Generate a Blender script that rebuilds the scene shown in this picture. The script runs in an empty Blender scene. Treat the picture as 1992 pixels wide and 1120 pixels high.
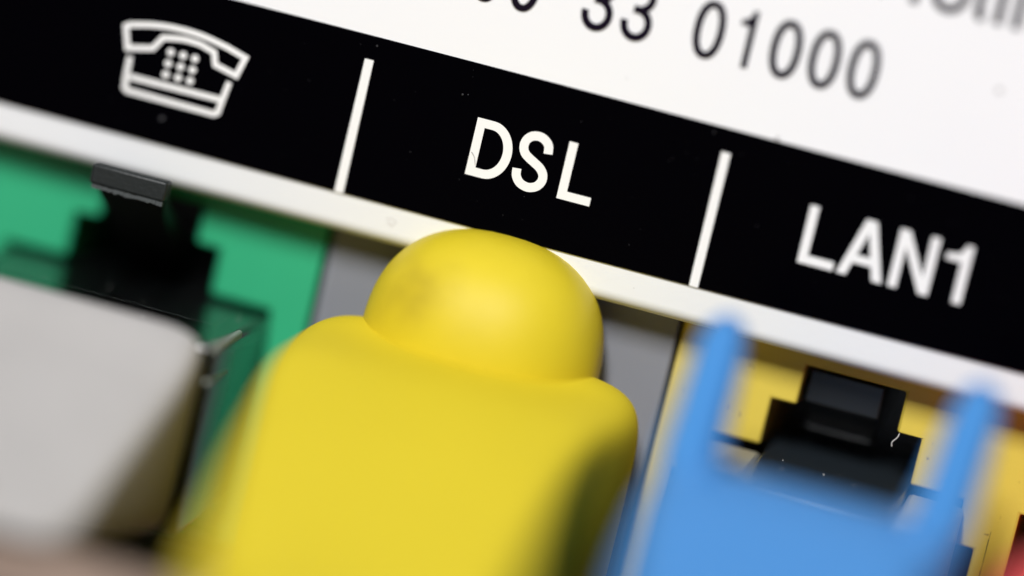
import bpy, bmesh, math, random
from mathutils import Vector, Matrix
S = 0.001                       # all figures below are millimetres
scene = bpy.context.scene
COL = scene.collection

# ------------------------------------------------------------------ camera
AZ, EL, ROLL, DIST = math.radians(9), math.radians(10), math.radians(13.4), 200.0
fwd = Vector((-math.sin(AZ)*math.cos(EL), math.cos(AZ)*math.cos(EL), -math.sin(EL)))
rgt = Vector((math.cos(AZ), math.sin(AZ), 0))
upv = rgt.cross(fwd)
R2 = rgt*math.cos(ROLL) + upv*math.sin(ROLL)
U2 = -rgt*math.sin(ROLL) + upv*math.cos(ROLL)
cam_d = bpy.data.cameras.new('camera')
cam = bpy.data.objects.new('camera', cam_d); COL.objects.link(cam)
M = Matrix((R2, U2, -fwd)).transposed().to_4x4()
M.translation = -fwd*DIST*S
cam.matrix_world = M
cam_d.sensor_width = 36.0
cam_d.lens = 36.0*DIST/42.0
cam_d.clip_start = 0.01; cam_d.clip_end = 20
cam_d.dof.use_dof = True
cam_d.dof.focus_distance = (DIST-0.75)*S
cam_d.dof.aperture_fstop = 6.0
scene.camera = cam

# ------------------------------------------------------------------ light
w = bpy.data.worlds.new('World'); scene.world = w; w.use_nodes = True
w.node_tree.nodes['Background'].inputs[0].default_value = (0.93, 0.96, 1.0, 1)
w.node_tree.nodes['Background'].inputs[1].default_value = 0.011

def area(name, az, el, dist, sx, sy, power, col):
    d = bpy.data.lights.new(name, 'AREA'); d.shape = 'RECTANGLE'
    d.size = sx*S; d.size_y = sy*S; d.energy = power; d.color = col
    o = bpy.data.objects.new(name, d); COL.objects.link(o)
    a, e = math.radians(az), math.radians(el)
    p = Vector((math.sin(a)*math.cos(e), -math.cos(a)*math.cos(e), math.sin(e)))
    o.location = p*dist*S
    o.rotation_euler = (-p).to_track_quat('-Z', 'Y').to_euler()
    return o
area('softbox', -5, 40, 520, 60, 170, 3.4, (1.0, 1.0, 1.0))

vs = scene.view_settings
vs.view_transform = 'Standard'; vs.look = 'None'; vs.exposure = 0; vs.gamma = 1
scene.render.engine = 'CYCLES'
scene.cycles.use_denoising = True
scene.cycles.max_bounces = 12
scene.cycles.transmission_bounces = 10
scene.cycles.caustics_reflective = False

# ------------------------------------------------------------------ materials
YELLOW_AT = (-0.65, 3, -8)
def spot_at(p): return ((p[0]-YELLOW_AT[0])*S, -(p[1]-YELLOW_AT[1])*S, (p[2]-YELLOW_AT[2])*S)
def mat(name, rgb, rough=0.45, spec=0.5, var=0.0, vscale=300, bump=0.0, bscale=5000, sss=0.0,
        dirt=None, dirt_scale=500, dirt_lo=0.62, dirt_hi=0.75, trans=0.0, coat=0.0, spot=None):
    m = bpy.data.materials.new(name); m.use_nodes = True
    nt = m.node_tree; b = nt.nodes['Principled BSDF']; L = nt.links
    b.inputs['Base Color'].default_value = (*rgb, 1)
    b.inputs['Roughness'].default_value = rough
    b.inputs['Specular IOR Level'].default_value = spec
    b.inputs['Transmission Weight'].default_value = trans
    b.inputs['Coat Weight'].default_value = coat
    if sss:
        b.inputs['Subsurface Weight'].default_value = sss
        b.inputs['Subsurface Radius'].default_value = (0.0012, 0.0009, 0.0004)
        b.inputs['Subsurface Scale'].default_value = 1.0
    tc = nt.nodes.new('ShaderNodeTexCoord')
    def noise(sc, det=4):
        n = nt.nodes.new('ShaderNodeTexNoise'); n.inputs['Scale'].default_value = sc
        n.inputs['Detail'].default_value = det
        L.new(tc.outputs['Object'], n.inputs['Vector']); return n
    cur = None
    if var:
        n = noise(vscale)
        mx = nt.nodes.new('ShaderNodeMix'); mx.data_type = 'RGBA'
        mx.inputs[6].default_value = (*[c*(1-var) for c in rgb], 1)
        mx.inputs[7].default_value = (*[min(1, c*(1+var)) for c in rgb], 1)
        L.new(n.outputs['Fac'], mx.inputs[0]); cur = mx.outputs[2]
    if dirt:
        n = noise(dirt_scale, 6)
        mr = nt.nodes.new('ShaderNodeMapRange')
        mr.inputs[1].default_value = dirt_lo; mr.inputs[2].default_value = dirt_hi
        L.new(n.outputs['Fac'], mr.inputs[0])
        fac = mr.outputs[0]
        if spot:                 # a finger mark of a given size at one place on the thing
            dv = nt.nodes.new('ShaderNodeVectorMath'); dv.operation = 'DISTANCE'
            L.new(tc.outputs['Object'], dv.inputs[0]); dv.inputs[1].default_value = spot_at(spot[0])
            m2 = nt.nodes.new('ShaderNodeMapRange')
            m2.inputs[1].default_value = spot[1]*S; m2.inputs[2].default_value = spot[1]*S*0.3
            L.new(dv.outputs['Value'], m2.inputs[0])
            mu = nt.nodes.new('ShaderNodeMath'); mu.operation = 'MULTIPLY'
            L.new(fac, mu.inputs[0]); L.new(m2.outputs[0], mu.inputs[1]); fac = mu.outputs[0]
        mx = nt.nodes.new('ShaderNodeMix'); mx.data_type = 'RGBA'
        if cur: L.new(cur, mx.inputs[6])
        else: mx.inputs[6].default_value = (*rgb, 1)
        mx.inputs[7].default_value = (*dirt, 1)
        L.new(fac, mx.inputs[0]); cur = mx.outputs[2]
    if cur: L.new(cur, b.inputs['Base Color'])
    if bump:
        n = noise(bscale, 3)
        bp = nt.nodes.new('ShaderNodeBump'); bp.inputs['Strength'].default_value = bump
        bp.inputs['Distance'].default_value = 0.00004
        L.new(n.outputs['Fac'], bp.inputs['Height']); L.new(bp.outputs[0], b.inputs['Normal'])
    return m

WHITE_CASE = mat('white_plastic', (0.84, 0.85, 0.865), 0.45, 0.4, var=0.015, bump=0.15, bscale=3000)
WHITE_PRINT = mat('white_sticker', (0.86, 0.865, 0.885), 0.5, 0.3, var=0.012, vscale=200)
BLACK_PRINT = mat('black_ink', (0.0005, 0.0004, 0.0012), 0.25, 0.02)
WHITE_INK = mat('white_ink', (0.88, 0.88, 0.88), 0.5, 0.3)
DARK_INK = mat('dark_ink', (0.005, 0.002, 0.010), 0.5, 0.1)
GREEN = mat('green_plastic', (0.030, 0.40, 0.190), 0.4, 0.45, var=0.05, bump=0.1)
GREY = mat('grey_plastic', (0.225, 0.232, 0.262), 0.42, 0.45, var=0.05, bump=0.1)
YSOCK = mat('socket_yellow_plastic', (0.70, 0.535, 0.075), 0.42, 0.45, var=0.05, bump=0.15,
            dirt=(0.20, 0.12, 0.02), dirt_scale=2500, dirt_lo=0.70, dirt_hi=0.78)
YBOOT = mat('yellow_rubber', (0.67, 0.528, 0.024), 0.62, 0.10, var=0.05, vscale=260, bump=0.45, bscale=5000)
YDOME = mat('marked_yellow_rubber', (0.67, 0.525, 0.020), 0.52, 0.3, var=0.06, vscale=400, bump=0.5, bscale=5000, sss=0.05,
            dirt=(0.36, 0.26, 0.02), dirt_scale=420, dirt_lo=0.35, dirt_hi=0.95, spot=((-3.3, 3.4, -0.4), 2.4))
BLUE = mat('blue_rubber', (0.050, 0.234, 0.575), 0.5, 0.35, var=0.04, bump=0.2)
RED = mat('red_rubber', (0.60, 0.05, 0.055), 0.5, 0.35, var=0.04, bump=0.2)
GREYBOOT = mat('grey_rubber', (0.40, 0.385, 0.378), 0.6, 0.25, var=0.10, vscale=200, bump=0.2)
BLACKP = mat('black_plastic', (0.010, 0.011, 0.012), 0.32, 0.5, bump=0.25, bscale=4000)
LATCH = mat('charcoal_plastic', (0.011, 0.0145, 0.015), 0.5, 0.4, bump=0.5, bscale=5000)
CLEAR = mat('clear_plastic', (0.80, 0.86, 0.84), 0.16, 0.5, trans=1.0, bump=0.12, bscale=900)
MILKY = mat('milky_plastic', (0.42, 0.40, 0.33), 0.35, 0.5, var=0.1)
STEM = mat('dark_plastic', (0.011, 0.014, 0.014), 0.45, 0.45, bump=0.4, bscale=4000)
PALER_EDGE = mat('paler_latch_plastic', (0.07, 0.078, 0.08), 0.7, 0.3)
GLINT = mat('painted_glint', (0.26, 0.28, 0.26), 0.4, 0.5, var=0.2, vscale=1500)  # pale tone stands in for light caught on the clear plug's edge
SMOKY = mat('smoky_plastic', (0.018, 0.024, 0.030), 0.28, 0.5, bump=0.15, bscale=1500)
DUST = mat('dust', (0.75, 0.75, 0.72), 0.8, 0.2)
SMUDGE = mat('smudge', (0.42, 0.41, 0.41), 0.8, 0.2)
TELCABLE = mat('beige_brown_cable', (0.25, 0.185, 0.15), 0.75, 0.15, var=0.1)
PALESMUDGE = mat('pale_smudge', (0.62, 0.60, 0.59), 0.7, 0.2)
FAINT = mat('faint_dust', (0.05, 0.05, 0.055), 0.8, 0.1)
TABLE = mat('brown_wood', (0.20, 0.135, 0.09), 0.5, 0.4, var=0.25, vscale=60, bump=0.2, bscale=800)

# ------------------------------------------------------------------ helpers
# shapes are written as (X right, w towards the viewer, Z up) and turned into metres
def V(x, wd, z): return Vector((x*S, -wd*S, z*S))

def thing(name, label, cat, at):
    o = bpy.data.objects.new(name, None); COL.objects.link(o)
    o.empty_display_size = 0.005
    o.location = V(*at); o['label'] = label; o['category'] = cat
    return o

def root_loc(p):
    v = Vector((0, 0, 0))
    while p is not None:
        v = v + p.location; p = p.parent
    return v

def link(name, bm, m, parent=None, smooth=False, bevel=0.0, seg=2, kind=None, label=None, angle=35):
    off = root_loc(parent)
    for v in bm.verts: v.co -= off
    bmesh.ops.recalc_face_normals(bm, faces=bm.faces)
    me = bpy.data.meshes.new(name); bm.to_mesh(me); bm.free()
    me.materials.append(m)
    if smooth:
        for p in me.polygons: p.use_smooth = True
    o = bpy.data.objects.new(name, me); COL.objects.link(o)
    if parent is not None: o.parent = parent
    if bevel:
        b = o.modifiers.new('bevel', 'BEVEL'); b.width = bevel*S; b.segments = seg
        b.limit_method = 'ANGLE'; b.angle_limit = math.radians(angle)
        b.harden_normals = False
        for p in me.polygons: p.use_smooth = True
        try:
            me.set_sharp_from_angle(angle=math.radians(60))
        except Exception: pass
    if kind: o['kind'] = kind
    if label: o['label'] = label
    return o

def box(bm, x0, x1, w0, w1, z0, z1):
    vs = [bm.verts.new(V(x, wd, z)) for x in (x0, x1) for wd in (w0, w1) for z in (z0, z1)]
    for f in ((0,1,3,2),(4,6,7,5),(0,4,5,1),(2,3,7,6),(0,2,6,4),(1,5,7,3)):
        bm.faces.new([vs[i] for i in f])

def extrude_loops(bm, loops, w0, w1, xz=True):
    """flat outline(s) in X,Z, the second and later ones holes, given depth from w0 (back) to w1 (front)"""
    edges = []
    for lp in loops:
        vs = [bm.verts.new(V(x, w1, z)) for x, z in lp]
        edges += [bm.edges.new((vs[i], vs[(i+1) % len(vs)])) for i in range(len(vs))]
    res = bmesh.ops.triangle_fill(bm, use_beauty=True, use_dissolve=False, edges=edges)
    faces = [g for g in res['geom'] if isinstance(g, bmesh.types.BMFace)]
    if w0 is None: return
    ex = bmesh.ops.extrude_face_region(bm, geom=faces)
    nv = [g for g in ex['geom'] if isinstance(g, bmesh.types.BMVert)]
    bmesh.ops.translate(bm, verts=nv, vec=V(0, w0-w1, 0))

def catmull(pts, n=8, closed=False):
    out = []; N = len(pts)
    rng = N if closed else N-1
    for i in range(rng):
        g = lambda k: pts[k % N] if closed else pts[max(0, min(N-1, k))]
        p0, p1, p2, p3 = g(i-1), g(i), g(i+1), g(i+2)
        for j in range(n):
            t = j/n
            out.append(tuple(0.5*((2*b)+(-a+c)*t+(2*a-5*b+4*c-d)*t*t+(-a+3*b-3*c+d)*t**3)
                             for a, b, c, d in zip(p0, p1, p2, p3)))
    if not closed: out.append(tuple(pts[-1]))
    return out

def ribbon_outline(pts, wd, closed=False):
    L, Rr = [], []; N = len(pts)
    for i in range(N):
        a = pts[i-1] if (i > 0 or closed) else None
        b = pts[(i+1) % N] if (i < N-1 or closed) else None
        p = Vector(pts[i])
        d1 = (p-Vector(a)).normalized() if a is not None else None
        d2 = (Vector(b)-p).normalized() if b is not None else None
        if d1 is None: d1 = d2
        if d2 is None: d2 = d1
        t = (d1+d2).normalized(); n = Vector((-t.y, t.x))
        k = 1/max(0.45, n.dot(Vector((-d1.y, d1.x))))
        L.append(tuple(p+n*wd/2*k)); Rr.append(tuple(p-n*wd/2*k))
    return [L, Rr] if closed else [L+Rr[::-1]]

def superloop(cx, cz, hx, hz, n=2.0, k=40):
    o = []
    for i in range(k):
        a = 2*math.pi*i/k; c, s = math.cos(a), math.sin(a)
        o.append((cx+hx*math.copysign(abs(c)**(2/n), c), cz+hz*math.copysign(abs(s)**(2/n), s)))
    return o

def loft(bm, secs, k=64, sub=6, cap=True):
    """sections (w, x0, x1, z0, z1, n) of rounded rectangles, joined smoothly along w"""
    secs = catmull(secs, sub) if sub > 1 else secs
    rings = []
    for (wd, x0, x1, z0, z1, n) in secs:
        rings.append([bm.verts.new(V(x, wd, z)) for x, z in
                      superloop((x0+x1)/2, (z0+z1)/2, (x1-x0)/2, (z1-z0)/2, n, k)])
    for a, b in zip(rings, rings[1:]):
        for i in range(k):
            bm.faces.new((a[i], a[(i+1) % k], b[(i+1) % k], b[i]))
    if cap:
        bm.faces.new(rings[0]); bm.faces.new(rings[-1][::-1])

def tube(bm, pts, r, k=20, n=6):
    pts = [Vector(p) for p in catmull(pts, n)]
    rings = []
    for i, p in enumerate(pts):
        t = (pts[min(i+1, len(pts)-1)]-pts[max(i-1, 0)]).normalized()
        a = t.cross(Vector((1, 0, 0.01))).normalized(); b = t.cross(a)
        rings.append([bm.verts.new(V(*(p+(a*math.cos(q)+b*math.sin(q))*r)))
                      for q in [2*math.pi*j/k for j in range(k)]])
    for a, b in zip(rings, rings[1:]):
        for i in range(k):
            bm.faces.new((a[i], a[(i+1) % k], b[(i+1) % k], b[i]))
    bm.faces.new(rings[0]); bm.faces.new(rings[-1][::-1])

# ------------------------------------------------------------------ table
TZ = -14.62
bm = bmesh.new(); box(bm, -300, 300, -250, 330, TZ-20, TZ)
t = link('table_top', bm, TABLE, None, bevel=2)
t['kind'] = 'structure'; t['label'] = 'brown table top under the router and its cables'

# ------------------------------------------------------------------ router
router = thing('router', 'white router with black port label strip and a row of coloured sockets', 'router', (0, -15, -14.6))
# case: one profile in (w, Z), swept along X
prof = [(0, 40), (0, 0.95)]
for i in range(1, 7):
    a = math.radians(90*i/6); prof.append((-0.55+0.55*math.cos(a), 0.95-0.55*math.sin(a)))
prof += [(-14, 0.40), (-14, -14.3), (-2.7, -14.3), (-2.5, -14.4), (-2.5, -14.6), (-32, -14.6), (-32, 40)]
bm = bmesh.new()
va = [bm.verts.new(V(-55, a, b)) for a, b in prof]; vb = [bm.verts.new(V(60, a, b)) for a, b in prof]
N = len(prof)
for i in range(N): bm.faces.new((va[i], va[(i+1) % N], vb[(i+1) % N], vb[i]))
for vl in (va, vb):
    bmesh.ops.triangle_fill(bm, use_beauty=True, edges=[bm.edges.get((vl[i], vl[(i+1) % N])) for i in range(N)])
link('case', bm, WHITE_CASE, router, bevel=0.12, angle=50)
bm = bmesh.new(); box(bm, -54.9, -24.1, -13.9, -2.05, -14.28, 0.38)
link('blank_panel', bm, WHITE_CASE, router, bevel=0.15)
bm = bmesh.new(); box(bm, 35.6, 59.9, -13.9, -2.05, -14.28, 0.38)
link('blank_panel', bm, WHITE_CASE, router, bevel=0.15)

# sockets
def keyhole(c, wide_low=0.0):
    r = [(5.9, -12.4), (5.9, -4.0), (3.2, -4.0), (3.2, -2.0), (2.13, -2.0), (2.13, -0.30)]
    if wide_low: r = [(5.9+wide_low, -12.4), (5.9+wide_low, -5.9), (5.45, -5.9), (5.45, -4.0)] + r[2:]
    return [(c+x, z) for x, z in r] + [(c-x, z) for x, z in r[::-1]]

def socket(name, x0, x1, holes, m, bev=0.16):
    bm = bmesh.new()
    extrude_loops(bm, [[(x0, -14.28), (x1, -14.28), (x1, 0.37), (x0, 0.37)]] + [keyhole(*h) for h in holes], -13.9, -2.0)
    bmesh.ops.dissolve_limit(bm, angle_limit=0.01, verts=bm.verts, edges=bm.edges)
    s = link(name, bm, m, router, bevel=bev, seg=3)
    for h in holes:
        c = h[0]
        bm = bmesh.new(); box(bm, c-6.6, c+6.6, -13.85, -11, -12.6, -0.1)
        link('contact_carrier', bm, BLACKP, s)
    return s
socket('telephone_socket', -24.0, -8.40, [(-15.95,)], GREEN, 0.2)
socket('dsl_socket', -8.22, 6.84, [(-0.65,)], GREY, 0.2)
ls = socket('lan_socket_block', 7.02, 35.5, [(14.45, 0.45), (28.2,)], YSOCK, 0.12)
bm = bmesh.new()
for k in range(6): box(bm, 21.31+random.uniform(-.02, .015), 21.333, -2.03, -1.99, -5.2-k*0.33-random.uniform(.05, .2), -5.0-k*0.33)
link('mould_seam', bm, BLACKP, ls)

# sticker: white sheet, black band, white print
bm = bmesh.new(); extrude_loops(bm, [[(-52, 2.02), (57, 2.02), (57, 38), (-52, 38)]], -0.02, 0.06)
label = link('label_sticker', bm, WHITE_PRINT, router)
bm = bmesh.new(); extrude_loops(bm, [[(-52, 2.0), (57, 2.0), (57, 8.66), (-52, 8.66)]], 0.05, 0.075)
link('black_band', bm, BLACK_PRINT, label)
PW0, PW1 = 0.07, 0.09
def printed(name, loops_list, m, wd=PW1):
    bm = bmesh.new()
    for i, lp in enumerate(loops_list): extrude_loops(bm, lp, PW0, wd+0.002*i)
    return link(name, bm, m, label)
for x in (-7.94, 7.27, 22.48):
    printed('divider_line', [[[(x-.19, 2.0), (x+.19, 2.0), (x+.19, 7.67), (x-.19, 7.67)]]], WHITE_INK)

H = 2.40
def shift(loops, dx, dz, k=1.0): return [[(x*k+dx, z*k+dz) for x, z in lp] for lp in loops]
def arcp(cx, cz, rx, rz, a0, a1, n=18):
    return [(cx+rx*math.cos(math.radians(a0+(a1-a0)*i/n)), cz+rz*math.sin(math.radians(a0+(a1-a0)*i/n))) for i in range(n+1)]
def gl_D():
    o = [(0, 0), (0.72, 0)] + arcp(0.72, H/2, 1.0, H/2, -90, 90, 24)[1:-1] + [(0.72, H), (0, H)]
    i = [(0.37, 0.36), (0.70, 0.36)] + arcp(0.70, H/2, 0.64, H/2-0.36, -90, 90, 24)[1:-1] + [(0.70, H-0.36), (0.37, H-0.36)]
    return [o, i]
def gl_S():
    p = catmull([(1.31, 1.66), (1.25, 2.00), (1.02, 2.21), (0.76, 2.27), (0.48, 2.19), (0.30, 1.97), (0.27, 1.70), (0.38, 1.46),
                 (0.60, 1.30), (0.85, 1.17), (1.13, 1.00), (1.30, 0.77), (1.31, 0.50), (1.16, 0.26), (0.92, 0.14), (0.70, 0.13),
                 (0.43, 0.23), (0.24, 0.47), (0.195, 0.77)], 5)
    return ribbon_outline(p, 0.37)
def gl_L(wd=1.40, s=0.37): return [[(0, 0), (wd, 0), (wd, 0.36), (s, 0.36), (s, H), (0, H)]]
def gl_A():
    return [[(0, 0), (0.39, 0), (0.555, 0.56), (1.325, 0.56), (1.49, 0), (1.90, 0), (1.17, H), (0.72, H)],
            [(0.66, 0.90), (1.22, 0.90), (0.945, 1.86)]]
def gl_N(): return [[(0, 0), (0.36, 0), (0.36, 1.72), (1.27, 0), (1.66, 0), (1.66, H), (1.30, H), (1.30, 0.70), (0.40, H), (0, H)]]
def gl_1(h=H, s=0.37, b=1.0):
    x1 = b; x0 = b-s
    return [[(x0, 0), (x1, 0), (x1, h), (x1-0.27*s/0.37, h)] + [(x0-0.04, h-0.30), (x0-0.22, h-0.42), (0, h-0.46), (0, h-0.46-0.26*s/0.37), (x0, h-0.46-0.26*s/0.37)]]
name_d = [shift(gl_D(), -2.99, 4.10), shift(gl_S(), -1.13, 4.10), shift(gl_L(), 0.93, 4.10)]
printed('port_name', name_d, WHITE_INK)
printed('port_name', [shift(gl_L(1.47), 11.13, 4.09), shift(gl_A(), 12.76, 4.09), shift(gl_N(), 14.91, 4.09), shift(gl_1(), 16.95, 4.09)], WHITE_INK)

# telephone symbol
hs = [(-18.25, 6.45)] + catmull([(-18.1, 6.55), (-17.14, 6.78), (-16.1, 6.89), (-15.0, 6.86), (-13.85, 6.66)], 5) + \
     [(-13.02, 6.43), (-13.24, 5.62), (-14.20, 5.84), (-14.36, 6.33)] + \
     catmull([(-15.0, 6.51), (-15.75, 6.53), (-16.60, 6.38)], 4) + [(-16.93, 5.84), (-17.98, 5.59)]
loops = [ribbon_outline(hs, 0.24, True)]
bs = [(-17.80, 5.27), (-17.78, 4.45), (-17.73, 3.95), (-17.60, 3.86), (-13.80, 3.83), (-13.66, 3.92), (-13.58, 4.50), (-13.46, 5.28)]
loops.append(ribbon_outline(bs, 0.24))
loops.append(ribbon_outline([(-17.62, 4.45), (-13.66, 4.48)], 0.24))
for z in (5.87, 5.39, 4.92):
    for x in (-16.15, -15.61, -15.09): loops.append([superloop(x, z, 0.155, 0.155, 2, 20)])
printed('telephone_symbol', loops, WHITE_INK)

# freephone number
NH, BZ, ST = 2.34, 11.18, 0.30
def gl_0(cx):
    return [superloop(cx, BZ+NH/2, 0.635, NH/2+0.03, 2.25, 44), superloop(cx, BZ+NH/2, 0.635-ST, NH/2+0.03-ST*0.95, 2.15, 44)]
def gl_8(cx):
    return [[superloop(cx, BZ+0.66, 0.62, 0.68, 2.1), superloop(cx, BZ+0.66, 0.62-ST, 0.68-ST*.95, 2.1)],
            [superloop(cx, BZ+1.78, 0.55, 0.58, 2.1), superloop(cx, BZ+1.78, 0.55-ST, 0.58-ST*.95, 2.1)]]
def gl_3(cx):
    lo = arcp(cx, BZ+0.655, 0.50, 0.565, 172, 450-20, 26)
    up = arcp(cx, BZ+1.76, 0.46, 0.50, -72, 168, 22)
    return [ribbon_outline([(cx-0.22, BZ+1.235), (cx+0.05, BZ+1.235)] + lo[::-1], ST), ribbon_outline(up, ST)]
num = [gl_0(-7.17)] + gl_8(-5.54) + [gl_0(-3.92), gl_0(-2.29)] + gl_3(0.80) + gl_3(2.45) + [gl_0(5.42)]
num.append(shift(gl_1(NH, 0.27, 0.62), 6.63, BZ+0.02))
num += [gl_0(8.63), gl_0(10.25), gl_0(11.87)]
printed('freephone_number', num, DARK_INK)

# hotline heading
B2 = 15.43; s2 = 0.33
def rect(x0, x1, z0, z1): return [[(x0, z0), (x1, z0), (x1, z1), (x0, z1)]]
hot = [rect(11.55, 11.89, B2, B2+2.5), rect(12.98, 13.32, B2, B2+2.5), rect(11.8, 13.05, B2+1.12, B2+1.44),
       [superloop(14.52, B2+0.88, 0.78, 0.94, 2.1), superloop(14.52, B2+0.88, 0.46, 0.63, 2.1)],
       ribbon_outline([(15.76, B2+2.3)] + [(15.76, B2+0.45)] + arcp(16.06, B2+0.38, 0.30, 0.30, 190, 262, 6), s2),
       rect(15.48, 16.2, B2+1.52, B2+1.80),
       rect(16.43, 16.77, B2, B2+2.55), rect(17.18, 17.52, B2, B2+1.8), rect(17.18, 17.52, B2+2.15, B2+2.5),
       ribbon_outline([(18.15, B2), (18.15, B2+1.1)] + arcp(18.68, B2+1.1, 0.53, 0.54, 170, 0, 14) + [(19.21, B2)], s2),
       ribbon_outline(arcp(20.55, B2+0.88, 0.62, 0.78, -50, -360, 28) + [(20.0, B2+0.88)], 0.3)]
printed('hotline_heading', hot, DARK_INK)

# dust, a fibre and a smudge on the sticker and the lip
random.seed(4)
def blobs(bm, pts, wd):
    for x, z, r in pts:
        lp = [(x+r*random.uniform(.5, 1.1)*math.cos(a), z+r*random.uniform(.5, 1.1)*math.sin(a)) for a in [i*math.pi/4 for i in range(8)]]
        extrude_loops(bm, [lp], wd-0.02, wd+0.02)
bm = bmesh.new()
blobs(bm, [(-15.9, 3.1, .12), (-3.83, 7.25, .05), (6.6, 8.35, .05), (-7.75, 8.3, .05), (-3.6, 7.3, .03), (1.2, 7.4, .02), (4.3, 3.0, .02), (-5.4, 4.4, .02), (9.2, 5.1, .025), (-10.2, 6.2, .02), (5.2, 6.9, .018)]
      + [(random.uniform(-20, 20), random.uniform(2.3, 8.4), random.uniform(.008, .018)) for _ in range(60)], 0.09)
link('dust_specks', bm, FAINT, label, kind='stuff')
bm = bmesh.new()
blobs(bm, [(17.35, 12.9, .13), (9.15, 8.75, .10), (2.6, 9.6, .03)], 0.085)
extrude_loops(bm, ribbon_outline(catmull([(-2.92, 5.05), (-2.78, 4.9), (-2.70, 4.72), (-2.66, 4.58)], 5), 0.035), 0.09, 0.112)
link('dirt_specks', bm, SMUDGE, label, kind='stuff')
bm = bmesh.new()
extrude_loops(bm, ribbon_outline(catmull([(-5.78, 1.45), (-5.55, 1.5), (-5.35, 1.42), (-5.42, 1.28), (-5.6, 1.2)], 6), 0.05), -0.01, 0.005)
blobs(bm, [(-5.62, 1.3, .07), (-5.45, 1.2, .05), (-5.7, 1.15, .03), (-5.5, 1.05, .025), (-6.4, 1.6, .02), (-3.0, 1.5, .02), (4.9, 1.3, .025)], -0.014)
link('smudge_mark', bm, PALESMUDGE, router)

# ------------------------------------------------------------------ telephone cable
tel = thing('telephone_cable', 'grey cable boot with clear plug and black latch in the green socket', 'telephone cable', (-15.95, 3, -8))
bm = bmesh.new(); loft(bm, [(7.0, -21.3, -10.7, -12.0, -4.4, 6), (7.7, -21.8, -10.3, -12.2, -3.7, 8), (8.6, -22.0, -10.2, -12.1, -3.62, 9),
                            (10.5, -22.0, -10.3, -11.8, -5.0, 8), (13, -21.9, -10.6, -11.6, -6.5, 8), (15.5, -21.8, -10.95, -11.2, -8.0, 8),
                            (17.6, -21.5, -11.25, -11.0, -9.3, 6), (18.8, -21.0, -11.9, -10.9, -10.1, 5), (19.3, -20, -13, -10.8, -10.5, 3)], sub=5)
link('boot', bm, GREYBOOT, tel, smooth=True)
bm = bmesh.new(); box(bm, -21.75, -9.95, -10.5, 7.4, -12.25, -4.12)
link('plug_housing', bm, CLEAR, tel, bevel=0.3, seg=3)
bm = bmesh.new(); box(bm, -20.6, -11.2, -10.2, 2.5, -11.6, -5.0)
link('plug_core', bm, BLACKP, tel, bevel=0.2)
for z0, z1, w0, w1 in ((-4.42, -4.06, 3.0, 7.4), (-5.75, -5.5, 4.2, 7.4)):  # thin pale bars added to imitate glints along the clear housing
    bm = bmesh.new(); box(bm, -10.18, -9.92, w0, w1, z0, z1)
    link('edge_glint', bm, GLINT, tel, bevel=0.1)
def latch(parent, c, tipw, tipz, thick, hw, root=(-9, -4.3), m=None):
    bm = bmesh.new(); secs = []
    pts = catmull([(root[0], root[1], hw*0.9), (-4, (root[1]-0.2+tipz-thick)/2-0.6, hw*0.92), (tipw-1.6, tipz-thick-0.55, hw*0.88), (tipw-0.45, tipz-thick/2-0.1, hw), (tipw, tipz-thick/2, hw)], 4)
    rings = []
    for i, (wd, z, h) in enumerate(pts):
        th = thick/2
        rings.append([bm.verts.new(V(c+a*h, wd, z+b*th)) for a, b in ((-1, -1), (1, -1), (1, 1), (-1, 1))])
    for a, b in zip(rings, rings[1:]):
        for i in range(4): bm.faces.new((a[i], a[(i+1) % 4], b[(i+1) % 4], b[i]))
    bm.faces.new(rings[0]); bm.faces.new(rings[-1][::-1])
    return link('latch', bm, m or LATCH, parent, bevel=0.09, seg=3)
lt = latch(tel, -16.08, 2.35, 0.97, 0.80, 1.56, m=STEM)
bm = bmesh.new(); box(bm, -17.72, -14.44, 1.75, 2.62, 0.13, 1.0)
link('latch_tip', bm, LATCH, lt, bevel=0.13, seg=3)
bm = bmesh.new()
random.seed(11)
for k in range(22):
    x = -17.6+k*0.14
    box(bm, x, x+0.135, 2.30, 2.56+random.uniform(-.05, .03), -0.02+random.uniform(-.04, .02), 0.14)
link('paler_edge', bm, PALER_EDGE, lt)  # ragged strip under the tip, lighter than the rest of the latch
bm = bmesh.new()
random.seed(7)
def specks(bm, n, xr, wr, z, rr):
    for _ in range(n):
        x, wd, r = random.uniform(*xr), random.uniform(*wr), random.uniform(*rr)
        mtx = Matrix.Translation(V(x, wd, z)) @ Matrix.Diagonal((r*S*random.uniform(.6, 1.6), r*S, r*S, 1))
        bmesh.ops.create_icosphere(bm, subdivisions=1, radius=1, matrix=mtx)
specks(bm, 6, (-19, -10.5), (0.5, 5.4), -4.10, (.012, .035))
link('dust_specks', bm, DUST, tel, kind='stuff')
bm = bmesh.new(); tube(bm, [(-16.5, 18, -9.8), (-16.9, 26, -10.3), (-18, 40, -12.4), (-22, 60, -13.4), (-40, 110, -13.4), (-70, 170, -13.4)], 1.2)
link('cable', bm, GREYBOOT, tel, smooth=True)

# a thin cable lying on the table across the front of the sockets
loose = thing('loose_cable', 'beige brown cable lying on the table below the grey boot', 'cable', (-14, 18, -14.6))
bm = bmesh.new(); tube(bm, [(-110, 30, -12.8), (-60, 19, -12.8), (-30, 17.2, -12.8), (-18, 17.4, -12.8), (-10, 18.2, -12.8), (-2, 19, -12.8), (8, 20.5, -12.8), (24, 26, -12.8), (50, 50, -12.8), (80, 110, -12.8)], 1.8)
link('sheath', bm, TELCABLE, loose, smooth=True)

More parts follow.
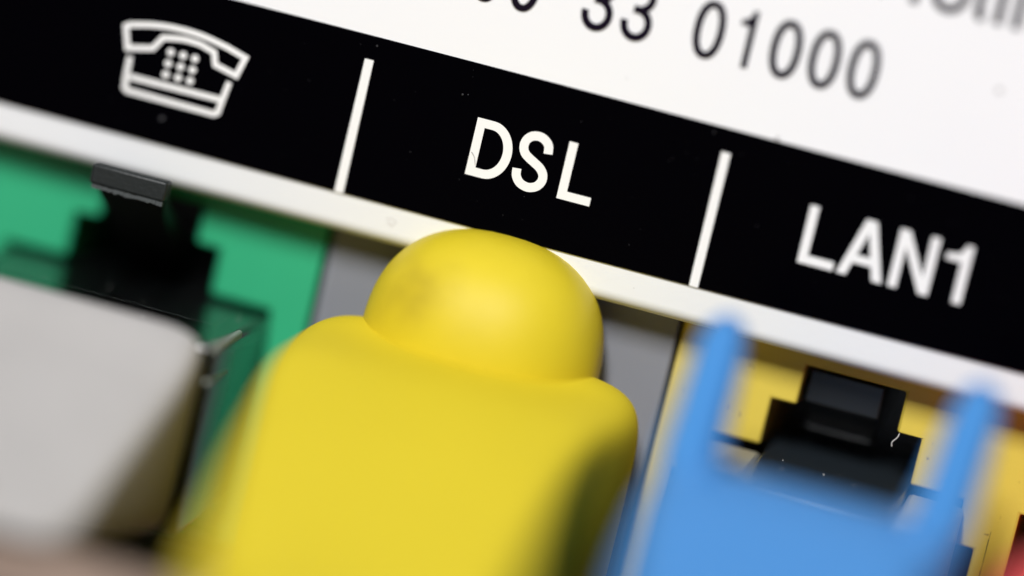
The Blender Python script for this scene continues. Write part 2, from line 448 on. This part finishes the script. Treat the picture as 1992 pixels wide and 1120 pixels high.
# ------------------------------------------------------------------ yellow network cable
yel = thing('network_cable', 'yellow network cable with domed rubber boot in the grey middle socket', 'network cable', YELLOW_AT)
bm = bmesh.new(); loft(bm, [(-3, -6.3, 5.0, -12.2, -4.2, 8), (-1.2, -6.5, 5.3, -12.4, -3.6, 8), (0.2, -7.3, 6.3, -12.9, -2.75, 7), (1.6, -7.75, 6.8, -13.2, -2.38, 6),
                            (4, -7.8, 6.72, -13.3, -2.72, 8), (6.5, -7.6, 6.45, -12.8, -2.85, 9), (9, -7.35, 6.2, -12.2, -2.95, 10), (12, -6.95, 6.05, -11.6, -3.4, 12),
                            (16, -6.3, 6.15, -11.1, -4.15, 12), (20, -5.7, 6.4, -10.9, -5.0, 12), (24, -5.1, 6.75, -10.9, -5.85, 8), (28, -4.5, 6.7, -10.9, -6.7, 6),
                            (32, -3.0, 5.6, -10.8, -7.2, 3.5), (38, -1.2, 4.2, -10.8, -7.5, 2.4)])
boot = link('boot', bm, YBOOT, yel, smooth=True)
# latch cover: superellipsoid
bm = bmesh.new(); KU, KV = 64, 40
cx, cw, cz, a_, b_, c_ = -0.62, 0.4, -2.9, 5.0, 4.3, 5.0
rings = []
for j in range(1, KV):
    ph = math.pi*j/KV - math.pi/2; ring = []
    cphi, sphi = math.cos(ph), math.sin(ph)
    e2, e1 = 2/2.2, 2/2.4
    for i in range(KU):
        q = 2*math.pi*i/KU; c, s = math.cos(q), math.sin(q)
        rr = cphi**e2
        ring.append(bm.verts.new(V(cx+a_*rr*math.copysign(abs(c)**e1, c), cw+b_*math.copysign(abs(sphi)**e2, sphi),
                                   cz+c_*rr*math.copysign(abs(s)**e1, s))))
    rings.append(ring)
for a, b in zip(rings, rings[1:]):
    for i in range(KU): bm.faces.new((a[i], a[(i+1) % KU], b[(i+1) % KU], b[i]))
bm.faces.new(rings[0]); bm.faces.new(rings[-1][::-1])
link('latch_cover', bm, YDOME, yel, smooth=True)
bm = bmesh.new(); tube(bm, [(1.4, 34, -9.15), (2.3, 44, -9.6), (5, 80, -12), (10, 130, -12.15), (14, 190, -12.15)], 2.3)
link('cable', bm, YBOOT, yel, smooth=True)

# ------------------------------------------------------------------ blue network cable
blu = thing('network_cable', 'blue network cable with two upright prongs in the yellow LAN1 socket', 'network cable', (14.5, 5, -8))
bm = bmesh.new(); loft(bm, [(0.2, 9.5, 19.6, -12.0, -5.8, 6), (3, 9.0, 20.2, -12.2, -5.4, 6), (7, 8.7, 20.8, -12.4, -4.3, 6), (10, 8.7, 21.0, -12.6, -3.0, 6), (12, 8.8, 21.05, -12.6, -2.5, 6),
                            (15, 9.0, 20.95, -12.6, -2.7, 8), (18, 9.3, 20.55, -12.6, -3.5, 9), (22, 9.8, 20.0, -12.4, -4.8, 8), (28, 11, 19.0, -12, -6.5, 5), (33, 12.4, 18, -12, -7.4, 3)])
link('boot', bm, BLUE, blu, smooth=True)
def prong(base, tip, flare):
    bm = bmesh.new(); rings = []
    secs = catmull([(-7.5, base+flare*1.3, 1.9, 13.2, 2.6), (-5.0, base+flare*.9, 1.6, 12.8, 2.4), (-3.2, base+flare*.5, 1.30, 12.3, 2.1), (-2.2, base+flare*.15, 1.2, 11.8, 1.9), (-0.8, base, 1.08, 10.6, 1.6), (0.6, base*.6+tip*.4, 1.0, 9.3, 1.35),
                    (1.6, tip, 0.88, 8.3, 1.1), (2.15, tip, 0.68, 7.8, 0.85), (2.48, tip, 0.32, 7.6, 0.5), (2.55, tip, 0.08, 7.5, 0.1)], 4)
    for z, x, hx, wd, hw in secs:
        rings.append([bm.verts.new(V(x0, w0, z)) for x0, w0 in superloop(x, wd, hx, hw, 2.6, 32)])
    for a, b in zip(rings, rings[1:]):
        for i in range(32): bm.faces.new((a[i], a[(i+1) % 32], b[(i+1) % 32], b[i]))
    bm.faces.new(rings[0]); bm.faces.new(rings[-1][::-1])
    link('prong', bm, BLUE, blu, smooth=True)
prong(10.05, 9.88, 0.6)
prong(20.1, 20.15, -0.6)
bm = bmesh.new(); box(bm, 11.5, 17.65, -10.5, 4.6, -11.8, -4.15)
link('plug_housing', bm, SMOKY, blu, bevel=0.12, seg=3)
for x0, x1 in ((8.85, 11.45), (17.7, 20.05)):
    bm = bmesh.new(); box(bm, x0, x1, -1.9, 3.6, -11.6, -4.3)
    link('plug_shoulder', bm, MILKY, blu, bevel=0.2)
latch(blu, 14.10, -2.6, -0.5, 1.35, 1.55, (-9.5, -1.3), BLACKP)
bm = bmesh.new(); specks(bm, 5, (11.6, 17.5), (-1.2, 2.5), -4.14, (.010, .03))
tube(bm, [(16.72, -1.9, -2.02), (16.68, -1.85, -2.2), (16.52, -1.8, -2.42), (16.55, -1.8, -2.6)], 0.017, 6, 3)
link('dust_specks', bm, DUST, blu, kind='stuff')
bm = bmesh.new(); tube(bm, [(15.3, 30, -9.8), (15.8, 42, -10.2), (18, 80, -12), (22, 130, -12), (30, 190, -12)], 2.6)
link('cable', bm, BLUE, blu, smooth=True)

# ------------------------------------------------------------------ red network cable
red = thing('network_cable', 'red network cable boot at the right edge beside the blue cable', 'network cable', (28.2, 5, -8))
bm = bmesh.new(); loft(bm, [(-3, 23, 33.4, -12.2, -4.6, 7), (1.5, 22.9, 33.5, -12.4, -4.6, 6), (5, 22.5, 34.1, -12.6, -4.0, 5), (9, 22.3, 34.2, -12.8, -2.8, 4),
                            (13, 22.35, 34.0, -12.8, -2.0, 4), (17, 22.75, 33.6, -12.6, -2.6, 4), (22, 23.8, 32.8, -12.4, -4.8, 4), (29, 25.8, 30.6, -12, -7.2, 2.5)])
link('boot', bm, RED, red, smooth=True)
bm = bmesh.new(); tube(bm, [(28.2, 26, -9.5), (28.4, 42, -10.2), (30, 80, -12), (38, 130, -12), (50, 190, -12)], 2.4)
link('cable', bm, RED, red, smooth=True)
